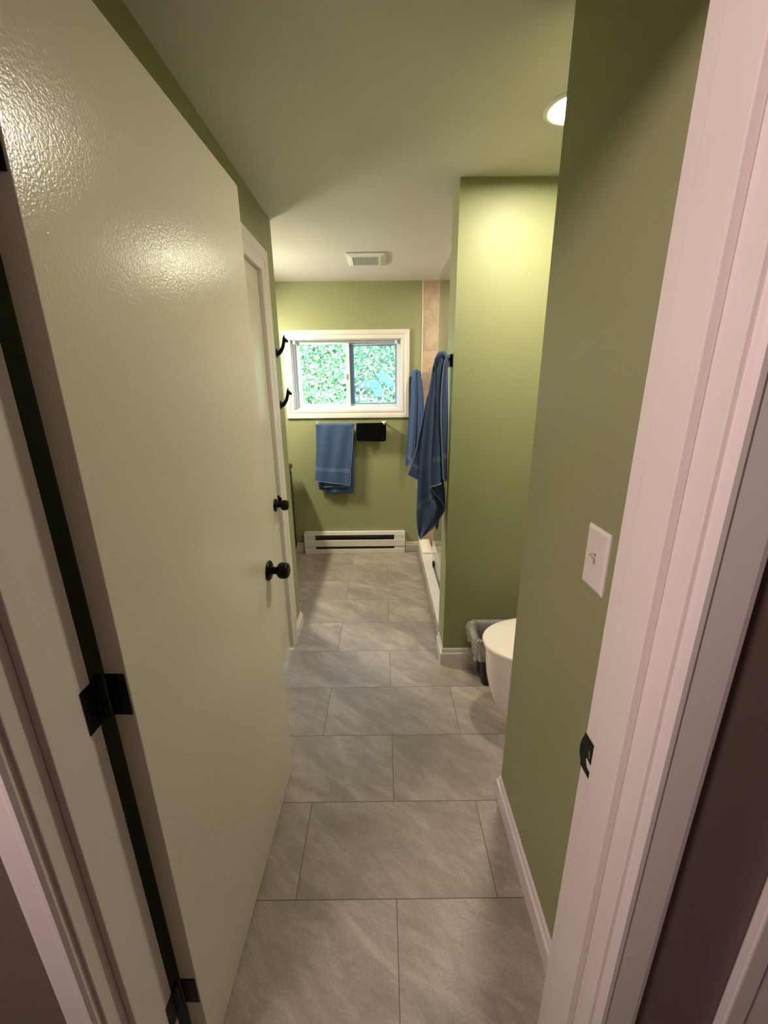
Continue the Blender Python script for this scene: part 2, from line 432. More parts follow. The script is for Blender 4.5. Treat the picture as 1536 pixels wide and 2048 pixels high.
# closet door casing and jamb
mb = MB(); frame_sweep(mb, [(u * 1.45, v) for u, v in CASING], (CY0, CY1, 0, CZ), 'x', XL, 1, 'LTR')
mb.box(XL - .11, XL, CY0 - .016, CY0, 0, CZ + .016).box(XL - .11, XL, CY1, CY1 + .016, 0, CZ + .016).box(XL - .11, XL, CY0, CY1, CZ, CZ + .016)
struct(mb.build('trim_3', M['trim']))

baseboard('baseboard_right', [(XR, 0.521), (XR, 1.174), (1.2, 1.174)], True)
baseboard('baseboard_partition', [(1.2, PY0), (PX, PY0), (PX, 2.116)], True, 0.098)
baseboard('baseboard_left', [(XL, 2.199), (XL, 2.375), (-1.27, 2.375)], False)
mb_ = baseboard('baseboard_back', [(-1.27, YB), (-0.742, YB)], False)
baseboard('baseboard_corner', [(0.205, YB), (0.322, YB)], False)

# ------------------------------------------------------------------ doors
def knob_parts(root, origin, axis, mat):
    """round knob: rose, neck and knob as one part with a sub-part"""
    mb = MB(); mb.lathe([(0, .033), (.004, .0335), (.008, .031), (.011, .022), (.013, .014)], origin, axis)
    rose = subpart(mb, 'knob_rose', mat, root, root)
    mb = MB(); mb.lathe([(.010, .0135), (.026, .012), (.030, .014), (.034, .022), (.040, .0265), (.050, .0275), (.060, .0265), (.066, .0235), (.069, .018), (.0695, .010), (.0685, .008), (.0685, .001)], origin, axis)
    subpart(mb, 'door_knob', mat, rose, root)
def knuckles(mb, x, y, zc):
    for k in range(3):
        mb.lathe([(0, .0055), (.0005, .0062), (.0245, .0062), (.025, .0055)], (x, y, zc - .0385 + k * .0257), (0, 0, 1), 14)
    mb.lathe([(0, .003), (.003, .005), (.006, .0035)], (x, y, zc + .038), (0, 0, 1), 12)
# open door: local x along the slab, y thickness away from the aisle
DA = math.radians(1.76)
door = empty('door_1', (-0.4055, 0.5410, 0)); struct(door)
dx, dn = Vector((math.sin(DA), math.cos(DA), 0)), Vector((-math.cos(DA), math.sin(DA), 0))
def DP(u, v, z): return door.location + dx * u + dn * v + Vector((0, 0, z))
t = MB(); t.box(0, 0.765, 0, 0.035, 0.008, 2.008, .0015)
bmesh.ops.transform(t.bm, matrix=Matrix(((dx.x, dn.x, 0, door.location.x), (dx.y, dn.y, 0, door.location.y), (0, 0, 1, 0), (0, 0, 0, 1))), verts=t.bm.verts)
part(t, 'slab', M['door'], door, False)
knob_parts(door, DP(0.705, 0, 0.909), -dn, M['black'])
knob_parts(door, DP(0.705, 0.035, 0.909), dn, M['black'])
for zc in (1.024, 0.258, 1.757):
    mb = MB()
    t = bmesh.new(); bmesh.ops.create_cube(t, size=1)
    bmesh.ops.transform(t, matrix=Matrix.Translation(DP(-.0008, .0185, zc)) @ Matrix.Rotation(-DA, 4, 'Z') @ Matrix.Diagonal((.030, .0024, .077, 1)), verts=t.verts)
    mb.merge(t)
    mb.box(JL - .001, JL + .0016, 0.497, 0.5255, zc - .0385, zc + .0385)
    # the two leaves curl round the pin
    mb.box(JL - .001, JL + .0045, 0.5215, 0.5335, zc - .0375, zc + .0375, .001)
    h = part(mb, 'hinge', M['black'], door, False)
    mb = MB(); knuckles(mb, JL + .002, 0.5335, zc)
    subpart(mb, 'hinge_pin', M['black'], h, door)
# closed closet door
d2 = empty('door_2', (XL - .03, 1.71, 0)); struct(d2)
part(MB().box(XL - .045, XL - .010, CY0 + .003, CY1 - .003, 0.012, CZ - .003, .002), 'slab', M['door'], d2, False)
knob_parts(d2, (XL - .010, 2.038, 0.909), (1, 0, 0), M['black'])
mb = MB(); mb.box(XL - .008, XL + .001, CY1 - .001, CY1 + .002, 0.88, 0.945).prism([(XL - .002, .895), (XL + .010, .905), (XL + .013, .93), (XL - .002, .94)], 1, CY1 - .0005, CY1 + .0015)
sk = part(mb, 'strike_lip', M['black'], d2, False)

# ------------------------------------------------------------------ window
win = empty('window_1', ((WX0 + WX1) / 2, YB, WZ0)); struct(win)
mb = MB(); frame_sweep(mb, [(u * 1.03, v) for u, v in CASING], (WX0, WX1, WZ0, WZ1), 'y', YB, -1)
part(mb, 'window_casing', M['trim'], win, False)
mb = MB()   # painted reveal + vinyl outer frame
y0, y1 = YB, YB + .15
mb.box(WX0, WX0 + .006, y0, y1, WZ0, WZ1).box(WX1 - .006, WX1, y0, y1, WZ0, WZ1).box(WX0, WX1, y0, y1, WZ0, WZ0 + .006).box(WX0, WX1, y0, y1, WZ1 - .006, WZ1)
fx0, fx1, fz0, fz1 = WX0 + .006, WX1 - .006, WZ0 + .006, WZ1 - .006
def ringbox(mb, x0, x1, z0, z1, wl, wr, wb, wt, ya, yb, bev=.0015):
    mb.box(x0, x0 + wl, ya, yb, z0, z1, bev).box(x1 - wr, x1, ya, yb, z0, z1, bev)
    mb.box(x0 + wl, x1 - wr, ya, yb, z0, z0 + wb, bev).box(x0 + wl, x1 - wr, ya, yb, z1 - wt, z1, bev)
ringbox(mb, fx0, fx1, fz0, fz1, .016, .008, .012, .008, YB + .030, YB + .100)
ringbox(mb, fx0 + .016, fx1 - .008, fz0 + .012, fz1 - .008, .014, .008, .010, .008, YB + .046, YB + .100)
part(mb, 'window_frame', M['vinyl'], win, False)
mb = MB(); ringbox(mb, -0.706, -0.272, 1.334, 1.850, .020, .030, .019, .018, YB + .052, YB + .074)
sash = part(mb, 'sliding_sash', M['vinyl'], win, False)
subpart(MB().box(-0.688, -0.301, YB + .061, YB + .065, 1.351, 1.834), 'pane', M['glass'], sash, win)
subpart(MB().box(-0.312, -0.298, YB + .040, YB + .052, 1.555, 1.600, .003).box(-.318, -.300, YB + .046, YB + .054, 1.565, 1.590, .002), 'sash_latch', M['vinyl'], sash, win)
mb = MB(); ringbox(mb, -0.290, 0.140, 1.334, 1.850, .012, .026, .026, .026, YB + .078, YB + .098)
sash2 = part(mb, 'fixed_sash', M['vinyl'], win, False)
mb = MB(); ringbox(mb, -0.278, 0.118, 1.352, 1.830, .043, .005, .006, .010, YB + .074, YB + .080)  # strip added over the sash; its dark blue paints the stile's shade
subpart(mb, 'shaded_stile', M['shadeframe'], sash2, win)
subpart(MB().box(-0.236, 0.116, YB + .087, YB + .091, 1.355, 1.826), 'pane', M['glass'], sash2, win)
subpart(MB().box(-0.236, 0.116, YB + .1005, YB + .1010, 1.340, 1.840), 'insect_screen', M['screen'], sash2, win)
# small blind brackets in the top corners
def bracket(x):
    mb = MB(); mb.box(x - .011, x + .011, YB + .012, YB + .034, WZ1 - .034, WZ1 - .006, .002)
    mb.lathe([(0, .004), (.004, .004), (.005, .002)], (x, YB + .012, WZ1 - .018), (0, -1, 0), 10)
    part(mb, 'blind_bracket', M['vinyl'], win, False)
bracket(-0.722); bracket(0.120)

# ------------------------------------------------------------------ outside
struct(MB().box(-9, 9, 3.9, 14, -0.3, -0.2).build('ground', M['soil']))
mb = MB()
rnd = random.Random(3)
for i in range(34000):
    x = rnd.gauss(-0.6, 0.9) if i % 4 else rnd.uniform(-4.2, 3.2); z = rnd.uniform(-0.2, 2.75)
    d = 5.6 + rnd.random() ** 1.5 * 0.8 + 0.22 * math.sin(x * 3.1) + 0.18 * math.sin(z * 4.3 + x)
    if -0.36 < x < 0.17 and 1.36 < z < 1.66 and d < 5.80 and i % 5: d += 0.30
    s = rnd.uniform(.014, .030)
    n = Vector((rnd.gauss(0.2, .7), rnd.gauss(-1.1, .6), rnd.gauss(.6, .7))).normalized()
    a = n.orthogonal().normalized(); a.rotate(Matrix.Rotation(rnd.uniform(0, 6.28), 3, n)); b = n.cross(a)
    c = Vector((x, d, z))
    ps = [c - a * s, c - a * .3 * s + b * .5 * s, c + a * .5 * s + b * .42 * s, c + a * 1.2 * s, c + a * .5 * s - b * .42 * s, c - a * .3 * s - b * .5 * s]
    mb.bm.faces.new([mb.bm.verts.new(p) for p in ps])
for i in range(26):
    x = -4 + i * .28 + rnd.uniform(-.08, .08)
    mb.mi = 1; mb.tube([(x, 6.5, -.2), (x + .05, 6.45, 1.5), (x + rnd.uniform(-.2, .2), 6.4, 2.6)], [.03, .022, .01], 6)
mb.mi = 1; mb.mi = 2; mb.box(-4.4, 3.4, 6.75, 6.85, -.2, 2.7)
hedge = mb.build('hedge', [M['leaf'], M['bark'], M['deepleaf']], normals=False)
tag(hedge, 'sunlit leafy hedge outside the window behind both panes', 'hedge')
t = MB()
t.box(-0.31, -0.02, 5.74, 5.77, 1.475, 1.57, .005).box(-0.12, 0.02, 5.73, 5.76, 1.36, 1.47, .005)
q = bmesh.new(); bmesh.ops.create_cube(q, size=1)
t.merge(q, Matrix.Translation((0.05, 5.72, 1.59)) @ Matrix.Rotation(math.radians(42), 4, 'Y') @ Matrix.Diagonal((.24, .03, .09, 1)))
chair = t.build('garden_tarp', M['tarp']); tag(chair, 'pale blue sheet caught among the leaves behind the right pane', 'tarp')

# ------------------------------------------------------------------ ceiling fixtures
def downlight(x, y, lens, label):
    root = empty('recessed_light', (x, y, CE)); tag(root, label, 'light')
    mb = MB(); mb.lathe([(0.0, .088), (-.003, .088), (-.0062, .083), (-.0065, .078), (-.0030, .063), (-.0008, .0590), (.0, .056)], (x, y, CE), (0, 0, 1), 48)
    part(mb, 'trim_ring', M['white'], root)
    mb = MB(); mb.lathe([(-.0009, .0592), (-.0016, .054), (-.0020, .001)], (x, y, CE), (0, 0, 1), 48)
    part(mb, 'lens', lens, root)
downlight(0.588, 1.535, M['can_lens'], 'lit round recessed ceiling light beside the right wall edge')
downlight(0.72, 2.95, M['shower_lens'], 'round recessed ceiling light inside the shower behind the partition')
vent = empty('exhaust_fan_cover', (-0.091, 3.03, CE)); tag(vent, 'square off-white exhaust fan cover on the ceiling before the window', 'vent')
mb = MB(); X0, X1, Y0, Y1 = -0.216, 0.034, 2.893, 3.165
def rect(x0, x1, y0, y1, z): return [(x0, y0, z), (x1, y0, z), (x1, y1, z), (x0, y1, z)]
mb.grid([rect(X0, X1, Y0, Y1, CE), rect(X0, X1, Y0, Y1, CE - .008), rect(X0 + .028, X1 - .034, Y0 + .034, Y1 - .040, CE - .017),
         rect(X0 + .036, X1 - .046, Y0 + .042, Y1 - .048, CE - .017), rect(X0 + .038, X1 - .048, Y0 + .044, Y1 - .050, CE - .011)], True, False, True, False)
part(mb, 'cover_frame', M['white'], vent, False)
mb = MB()
for k in range(11):
    yy = Y0 + .050 + k * .0165
    mb.box(X0 + .040, X1 - .050, yy, yy + .0095, CE - .0155, CE - .0105)
part(mb, 'grille', M['grille'], vent, False)

# ------------------------------------------------------------------ baseboard heater
ht = empty('baseboard_heater', (-0.27, 3.585, 0.01)); tag(ht, 'white electric baseboard heater on the floor under the window', 'heater')
hx0, hx1, hy, hb = -0.736, 0.198, 3.556, YB
mb = MB()
mb.box(hx0, hx1, hb - .006, hb, .001, .204).box(hx0, hx1, hy + .006, hb - .006, .192, .204, .002)      # back and top
mb.prism([(hy, .184), (hy + .004, .204), (hy + .016, .204), (hy + .016, .196), (hy + .006, .182)], 0, hx0, hx1)
mb.box(hx0 + .002, hx1 - .002, hy + .004, hb - .006, .001, .022, .001).box(hx0 + .005, hx1 - .005, hy - .002, hy + .006, .001, .046, .002)
part(mb, 'housing', M['white'], ht, False)
part(MB().box(hx0, hx1, hy - .004, hy + .004, .072, .136, .003), 'front_panel', M['white'], ht, False)
for xa, xb in ((hx0, hx0 + .100), (hx1 - .100, hx1)):
    part(MB().box(xa, xb, hy, hb - .006, .001, .186, .003), 'end_cap', M['white'], ht, False)
mb = MB()
for k in range(120):
    x = hx0 + .11 + k * .0060
    mb.box(x, x + .001, hy + .018, hb - .012, .060, .145)
mb.tube([(hx0 + .1, hy + .035, .10), (hx1 - .1, hy + .035, .10)], .008, 10)
mb.box(hx0 + .1, hx1 - .1, hb - .012, hb - .007, .03, .19)
part(mb, 'heating_fins', M['fins'], ht, False)

# ------------------------------------------------------------------ towel bar and what hangs on it
tb = empty('towel_bar', (-0.275, YB, 1.19)); tag(tb, 'chrome towel bar on the green wall under the window', 'towel bar')
part(MB().tube([(-0.585, 3.552, 1.187), (0.038, 3.552, 1.187)], .006, 14), 'rod', M['chrome'], tb)
for x in (-0.560, 0.014):
    mb = MB(); mb.lathe([(0, .020), (.004, .020), (.007, .016), (.012, .009), (.058, .008), (.064, .010), (.074, .010), (.078, .005)], (x, YB, 1.192), (0, -1, 0), 20)
    part(mb, 'wall_post', M['chrome'], tb)

def lerp_poly(poly, n):
    P = [Vector(p) for p in poly]; L = [0]
    for a, b in zip(P[:-1], P[1:]): L.append(L[-1] + (b - a).length)
    out = []
    for i in range(n):
        t = L[-1] * i / (n - 1); k = 0
        while k < len(L) - 2 and L[k + 1] < t: k += 1
        f = (t - L[k]) / max(L[k + 1] - L[k], 1e-9); out.append(P[k].lerp(P[k + 1], min(max(f, 0), 1)))
    return out
def cloth(mb, left, right, yfun, n=48, m=22, thick=.006, bands=(), back=True):
    """sheet between two XZ edge polylines; yfun(s,t,x,z) gives its depth; bands = [(x0,z0,x1,z1,width)]"""
    A, B = lerp_poly(left, n), lerp_poly(right, n)
    rows = []
    for i in range(n):
        r = []
        for j in range(m):
            s = j / (m - 1); p = A[i].lerp(B[i], s); r.append(Vector((p.x, yfun(s, i / (n - 1), p.x, p.y), p.y)))
        rows.append(r)
    f = rows
    vf = mb.grid(f)
    vb = mb.grid([[v + Vector((0, thick, 0)) for v in r] for r in f])
    edge = [(i, 0) for i in range(n)] + [(n - 1, j) for j in range(1, m)] + [(i, m - 1) for i in range(n - 2, -1, -1)] + [(0, j) for j in range(m - 2, 0, -1)]
    for (a, b), (c, d) in zip(edge, edge[1:] + edge[:1]):
        try: mb.bm.faces.new((vf[a][b], vf[c][d], vb[c][d], vb[a][b])).smooth = True
        except ValueError: pass
    if bands:
        mb.bm.faces.ensure_lookup_table()
        for r0, r1 in zip(vf[:-1], vf[1:]):
            for j in range(m - 1):
                fc = [f for f in r0[j].link_faces if r1[j + 1] in f.verts]
                for face in fc:
                    c = face.calc_center_median()
                    for x0, z0, x1, z1, w in bands:
                        zz = z0 + (c.x - x0) * (z1 - z0) / (x1 - x0)
                        if abs(c.z - zz) < w: face.material_index = 1
    return rows
def hem(mb, pts, r=.0035, off=-.002):
    mb.mi = 2; mb.tube([(p[0], p[1] + off, p[2]) for p in pts], r, 8); mb.mi = 0

# blue towel folded over the bar: back layers, then the front flap rolled over the rod
mb = MB()
w1 = lambda s, t, x, z: .004 * math.sin(s * 9 + t * 1.5) * t
cloth(mb, [(-.566, 1.190), (-.578, .900), (-.580, .640), (-.571, .612)], [(-.243, 1.190), (-.250, .900), (-.256, .640), (-.262, .584)], lambda s, t, x, z: 3.572 + w1(s, t, x, z), bands=[(-.58, .70, -.26, .68, .012)])
cloth(mb, [(-.535, 1.190), (-.527, .700), (-.520, .600), (-.505, .584)], [(-.250, 1.190), (-.262, .700), (-.265, .610), (-.275, .582)], lambda s, t, x, z: 3.563 + w1(s, t, x, z))
rows = cloth(mb, [(-.520, 1.190), (-.528, .680), (-.526, .643)], [(-.270, 1.190), (-.290, .700), (-.300, .648)], lambda s, t, x, z: 3.553 + w1(s + .3, t, x, z))
hem(mb, rows[-1])
def roll(s, t, x, z):
    k = max(0, (z - 1.180) / .018)
    return 3.541 + .012 * k * k + (.0060 - .002 * t) * math.sin(s * 15 + 2.5 * t) * min(1, t * 9) - .002 * t
rows = cloth(mb, [(-.566, 1.198), (-.574, 1.0), (-.588, .820), (-.604, .703)], [(-.243, 1.197), (-.262, 1.0), (-.283, .80), (-.291, .658)], roll, n=60, m=30, bands=[(-.585, .808, -.285, .787, .017)])
hem(mb, rows[-1]); hem(mb, [r[-1] for r in rows[3:]], .003)
o = mb.build('hand_towel', [M['towel'], M['towel_band'], M['hem']])
tag(o, 'blue terry towel folded over the chrome bar under the window', 'towel')
# black cloth
mb = MB()
cloth(mb, [(-.222, 1.190), (-.222, 1.06)], [(.030, 1.190), (.024, 1.055)], lambda s, t, x, z: 3.566 + .003 * math.sin(s * 8), thick=.004)
cloth(mb, [(-.223, 1.197), (-.224, 1.12), (-.225, 1.056), (-.205, 1.046)], [(.030, 1.199), (.032, 1.12), (.029, 1.050), (.012, 1.041)],
      lambda s, t, x, z: 3.543 + .010 * max(0, (z - 1.182) / .018) ** 2 - .004 * math.sin(s * 11 + 1) * t - (.006 if s > .78 else 0) * t, thick=.005)
o = mb.build('wash_cloth', M['cloth_black']); tag(o, 'small black cloth hung over the chrome bar beside the blue towel', 'cloth')

# ------------------------------------------------------------------ bath towel on the partition hook
hk = empty('robe_hook', (PX, 2.010, 1.60)); tag(hk, 'square black robe hook on the partition edge holding a blue towel', 'hook')
part(MB().box(PX - .012, PX, 1.983, 2.037, 1.574, 1.628, .002), 'wall_plate', M['black'], hk, False)
mb = MB(); mb.tube([(PX - .010, 2.010, 1.606), (PX - .035, 2.010, 1.606), (PX - .050, 2.010, 1.609)], .008, 12).box(PX - .055, PX - .047, 2.001, 2.019, 1.596, 1.617, .003)
part(mb, 'hook_arm', M['black'], hk)
mb = MB()
Y = 2.030
def pleat(amp, k, ph, y0, lean=0.0): return lambda s, t, x, z: y0 + lean * t + amp * (0.15 + t * 0.85) * math.sin(s * k + ph) - .010 * (1 - (2 * s - 1) ** 2)
# back tip
cloth(mb, [(.255, 1.20), (.266, .90), (.268, .80), (.285, .752)], [(.306, 1.20), (.302, .90), (.299, .80), (.291, .752)], pleat(.004, 4, 0, Y + .055), n=24, m=8)
# left flap, behind the main drop
rows = cloth(mb, [(.250, 1.600), (.228, 1.48), (.205, 1.366), (.190, 1.280), (.167, 1.181), (.143, 1.097), (.129, 1.057)], [(.272, 1.600), (.266, 1.48), (.258, 1.366), (.246, 1.28), (.225, 1.17), (.205, 1.09), (.192, 1.028)], pleat(.010, 5, 1.0, Y + .028), n=50, m=18, bands=[(.13, 1.115, .20, 1.085, .010)])
hem(mb, [r[0] for r in rows[14:]], .0028); hem(mb, rows[-1], .0028)
# main drop with the long corner at the bottom
rows = cloth(mb, [(.256, 1.632), (.246, 1.605), (.236, 1.56), (.229, 1.50), (.220, 1.439), (.209, 1.376), (.200, 1.30), (.190, 1.20), (.181, 1.10), (.176, 1.00), (.174, .930), (.172, .867), (.174, .805), (.181, .755), (.193, .720)],
             [(.284, 1.632), (.280, 1.55), (.276, 1.45), (.272, 1.33), (.272, 1.22), (.272, 1.12), (.276, 1.04), (.290, .965), (.317, .895), (.316, .871), (.300, .841), (.283, .810), (.262, .778), (.235, .752), (.196, .719)], pleat(.021, 8.6, .4, Y), n=110, m=36, bands=[(.174, .884, .262, .972, .012)])
hem(mb, [r[-1] for r in rows[60:]], .003)
hem(mb, [r[0] for r in rows[80:]], .0022)
# curled lower edge of the middle layer
cloth(mb, [(.240, 1.06), (.236, 1.008), (.256, .974), (.277, .950), (.297, .926), (.314, .892)], [(.303, 1.06), (.307, 1.03), (.312, .99), (.316, .960), (.318, .925), (.318, .886)], pleat(.003, 3, 0, Y - .010), n=30, m=14)
# middle layer
rows = cloth(mb, [(.262, 1.620), (.257, 1.560), (.254, 1.45), (.250, 1.33), (.246, 1.23), (.241, 1.13), (.235, 1.004)], [(.296, 1.620), (.292, 1.56), (.290, 1.45), (.292, 1.33), (.297, 1.23), (.302, 1.13), (.308, 1.034)], pleat(.010, 5, 2.0, Y - .024), n=70, m=20, bands=[(.243, 1.142, .292, 1.152, .012)])
hem(mb, rows[-1], .004); hem(mb, [(.236, Y - .024, 1.006), (.256, Y - .020, .975), (.277, Y - .018, .951), (.297, Y - .016, .927), (.317, Y - .012, .887)], .003, 0)
# front fold with its pale hem
rows = cloth(mb, [(.294, 1.624), (.285, 1.592), (.279, 1.54), (.275, 1.438), (.277, 1.333), (.284, 1.225), (.292, 1.113), (.297, 1.047)], [(.302, 1.620), (.302, 1.592), (.303, 1.54), (.307, 1.438), (.311, 1.333), (.313, 1.225), (.315, 1.113), (.316, 1.042)], pleat(.008, 3.5, 0.0, Y - .046), n=80, m=14, bands=[(.29, 1.163, .314, 1.166, .013)])
hem(mb, [r[0] for r in rows], .003); hem(mb, rows[-1], .003)
# the bunched top lying over the hook
mb.tube([(.260, Y + .01, 1.550), (.260, Y - .012, 1.606), (.270, Y - .024, 1.628), (.284, Y - .030, 1.631), (.296, Y - .036, 1.616), (.298, Y - .040, 1.575)], [.012, .017, .016, .014, .011, .008], 14)
o = mb.build('bath_towel', [M['towel'], M['towel_band'], M['hem']])
tag(o, 'large blue bath towel hanging from the black hook on the partition edge', 'towel')
# second towel on the back wall
hk2 = empty('robe_hook', (.284, YB, 1.585)); tag(hk2, 'black robe hook on the back wall hidden under the smaller blue towel', 'hook')
part(MB().box(.260, .308, YB - .010, YB, 1.556, 1.600, .002), 'wall_plate', M['black'], hk2, False)
part(MB().tube([(.284, YB - .008, 1.582), (.284, YB - .038, 1.582), (.284, YB - .050, 1.588)], .008, 12), 'hook_arm', M['black'], hk2)
mb = MB(); Y = 3.545
cloth(mb, [(.262, 1.59), (.250, 1.40), (.240, 1.10), (.235, .95)], [(.308, 1.59), (.345, 1.40), (.356, 1.15), (.360, .92)], pleat(.008, 7, 0, Y + .035), n=40, m=20)
rows = cloth(mb, [(.270, 1.604), (.256, 1.590), (.243, 1.553), (.237, 1.49), (.233, 1.358), (.222, 1.22), (.213, 1.078), (.203, .953), (.200, .845), (.207, .807)], [(.284, 1.606), (.288, 1.590), (.294, 1.553), (.298, 1.48), (.299, 1.36), (.296, 1.22), (.291, 1.08), (.286, 1.00), (.278, .935), (.270, .902)], pleat(.018, 6.5, .6, Y), n=80, m=24, bands=[(.20, .926, .242, .889, .012)])
hem(mb, rows[-1], .003)
rows = cloth(mb, [(.288, 1.606), (.292, 1.55), (.297, 1.44), (.295, 1.25), (.290, 1.08), (.286, .95), (.284, .905)], [(.296, 1.605), (.311, 1.592), (.327, 1.554), (.338, 1.474), (.347, 1.384), (.354, 1.265), (.356, 1.10), (.354, .95), (.350, .90)], pleat(.007, 4.0, 0, Y - .008), n=70, m=18)
mb.tube([(.250, Y + .03, 1.57), (.262, Y + .02, 1.598), (.284, Y + .014, 1.612), (.306, Y + .018, 1.598), (.318, Y + .03, 1.57)], [.012, .016, .018, .016, .012], 14)
o = mb.build('bath_towel', [M['towel'], M['towel_band'], M['hem']])
tag(o, 'smaller-looking blue towel hanging on the back wall right of the window', 'towel')

# ------------------------------------------------------------------ coat hooks shaped like an animal neck and head
def coat_hook(z, label):
    root = empty('coat_hook', (XL, 2.298, z)); tag(root, label, 'hook', 'animal head coat hooks on the left wall')
    y = 2.298
    mb = MB(); mb.prism([(y - .011, z - .022), (y - .013, z), (y - .009, z + .020), (y + .009, z + .020), (y + .013, z), (y + .011, z - .022)], 0, XL, XL + .005)
    part(mb, 'wall_plate', M['black'], root, False)
    mb = MB()
    mb.tube([(XL + .002, y, z - .003), (XL + .012, y, z + .000), (XL + .022, y, z + .009), (XL + .032, y, z + .024), (XL + .038, y, z + .041), (XL + .0415, y, z + .056), (XL + .043, y, z + .066)],
            [(.013, .020), (.012, .017), (.010, .0125), (.009, .0105), (.0085, .0095), (.0085, .0095), (.008, .009)], 16)
    nk = part(mb, 'neck', M['black'], root)
    mb = MB()
    mb.tube([(XL + .036, y, z + .066), (XL + .044, y, z + .066), (XL + .053, y, z + .060), (XL + .061, y, z + .0545), (XL + .064, y, z + .053)], [.007, .0105, .0085, .006, .003], 14)
    hd = subpart(mb, 'animal_head', M['black'], nk, root)
    for s in (-1, 1):
        mb = MB(); mb.tube([(XL + .041, y + s * .004, z + .070), (XL + .0435, y + s * .006, z + .079), (XL + .045, y + s * .007, z + .086)], [.0045, .0032, .001], 10)
        part(mb, 'ear', M['black'], root)
coat_hook(1.664, 'upper of the two black animal-head coat hooks beside the closet door')
coat_hook(1.402, 'lower of the two black animal-head coat hooks beside the closet door')

# ------------------------------------------------------------------ light switch
sw = empty('light_switch', (XR, 0.760, 1.152)); tag(sw, 'white toggle light switch on the right green wall', 'switch')
mb = MB()
y0, y1, z0, z1 = .7195, .8005, 1.087, 1.217
def yr(x, a): return [(x, y0 + a, z0 + a), (x, y1 - a, z0 + a), (x, y1 - a, z1 - a), (x, y0 + a, z1 - a)]
def slot(x): return [(x, .7555, 1.140), (x, .7645, 1.140), (x, .7645, 1.164), (x, .7555, 1.164)]
mb.grid([yr(XR, 0), yr(XR - .003, 0), yr(XR - .0065, .006), slot(XR - .0065), slot(XR - .002)], True, True, False, False)
part(mb, 'cover_plate', M['plate'], sw, False)
part(MB().box(XR - .003, XR - .002, .7558, .7642, 1.1402, 1.1638), 'slot', M['dark'], sw, False)
mb = MB(); mb.tube([(XR - .002, .760, 1.153), (XR - .008, .760, 1.157), (XR - .019, .760, 1.166)], [(.0042, .006), (.0040, .0052), (.0034, .0036)], 12)
part(mb, 'toggle', M['toggle'], sw)
for z in (1.122, 1.182):
    part(MB().lathe([(0, .0033), (.001, .0033), (.0017, .0016)], (XR - .0063, .760, z), (-1, 0, 0), 12), 'screw', M['plate'], sw)

# ------------------------------------------------------------------ shower curb, tray, glass, mat
sh = empty('shower_pan', (0.76, 2.87, 0)); tag(sh, 'white shower base with raised curb behind the partition', 'shower base')
part(MB().box(0.325, 0.425, PY1 + .0005, YB - .011, 0.0, 0.108, .006), 'curb', M['acrylic'], sh, False)
part(MB().box(0.425, 1.189, PY1 + .011, YB - .011, 0.0, 0.045, .004), 'tray', M['acrylic'], sh, False)
part(MB().box(0.314, 0.325, PY1 - .022, YB - .015, 0.0, 0.088, .001), 'curb_tile', M['floor'], sh, False)
gl = empty('shower_screen', (0.40, 2.63, .108)); tag(gl, 'tall clear glass shower panel standing on the white curb', 'shower screen')
part(MB().box(0.396, 0.404, PY1 + .001, 3.115, .112, 2.205), 'glass_panel', M['showerglass'], gl, False)
part(MB().box(0.390, 0.410, PY1 + .001, 2.99, .108, .118, .001), 'bottom_seal', M['steel'], gl, False)
part(MB().box(0.388, 0.412, 2.985, 3.03, .108, .150, .003), 'glass_clamp', M['black'], gl, False)
mb = MB()
def matrow(y, z, th):
    return [(.334, y, z), (.332, y, z + th * .6), (.340, y, z + th), (.420, y, z + th), (.4245, y, z + th * .6), (.4225, y, z)]
mb.grid([matrow(3.265, .1090, .012), matrow(3.272, .1085, .020), matrow(3.30, .1085, .017), matrow(3.42, .1085, .016), matrow(3.55, .1085, .017), matrow(3.595, .1085, .016)], True, True, True, True)
o = mb.build('wash_cloth', M['cloth_white']); tag(o, 'folded white cloth lying on the far end of the shower curb', 'cloth')

# ------------------------------------------------------------------ toilet
tl = empty('toilet', (0.80, 1.545, 0)); tag(tl, 'white toilet with closed lid in the alcove behind the right wall', 'toilet')
TC = 1.545
def egg(xf, xb, w, z, n=48, flat=2.3):
    L = xb - xf; xm = xf + L * .56; out = []
    for k in range(n):
        a = 2 * PI * k / n; c, s = math.cos(a), math.sin(a)
        if c < 0: x = xm + (xm - xf) * c
        else: x = xm + (xb - xm) * math.copysign(abs(c) ** (2 / flat), c)
        out.append((x, TC + w * math.copysign(abs(s) ** (2 / 2.1), s), z))
    return out
mb = MB()
mb.grid([egg(.562, .98, .118, 0), egg(.560, .98, .119, .010), egg(.538, .98, .122, .040), egg(.512, .98, .128, .080), egg(.488, .98, .138, .130), egg(.470, .98, .150, .190), egg(.456, .98, .162, .255), egg(.449, .98, .171, .320), egg(.446, .98, .176, .370), egg(.446, .98, .177, .386), egg(.452, .975, .172, .391)], True, True, True)
part(mb, 'bowl', M['porcelain'], tl)
mb = MB(); mb.grid([egg(.444, .94, .176, .391), egg(.438, .945, .181, .394), egg(.438, .945, .181, .404), egg(.444, .94, .177, .407)], True, True, True)
part(mb, 'seat', M['porcelain'], tl)
mb = MB(); mb.grid([egg(.440, .945, .179, .408), egg(.431, .95, .186, .412), egg(.430, .95, .187, .420), egg(.434, .948, .184, .427), egg(.446, .94, .174, .4315), egg(.49, .92, .14, .434), egg(.60, .84, .06, .435)], True, True, True)
part(mb, 'lid', M['porcelain'], tl)
part(MB().box(.98, 1.185, TC - .20, TC + .20, .36, .74, .025, 4).box(.93, 1.185, TC - .12, TC + .12, 0, .38, .03, 4), 'tank', M['porcelain'], tl)
part(MB().box(.97, 1.190, TC - .21, TC + .21, .74, .775, .010, 3), 'tank_lid', M['porcelain'], tl)
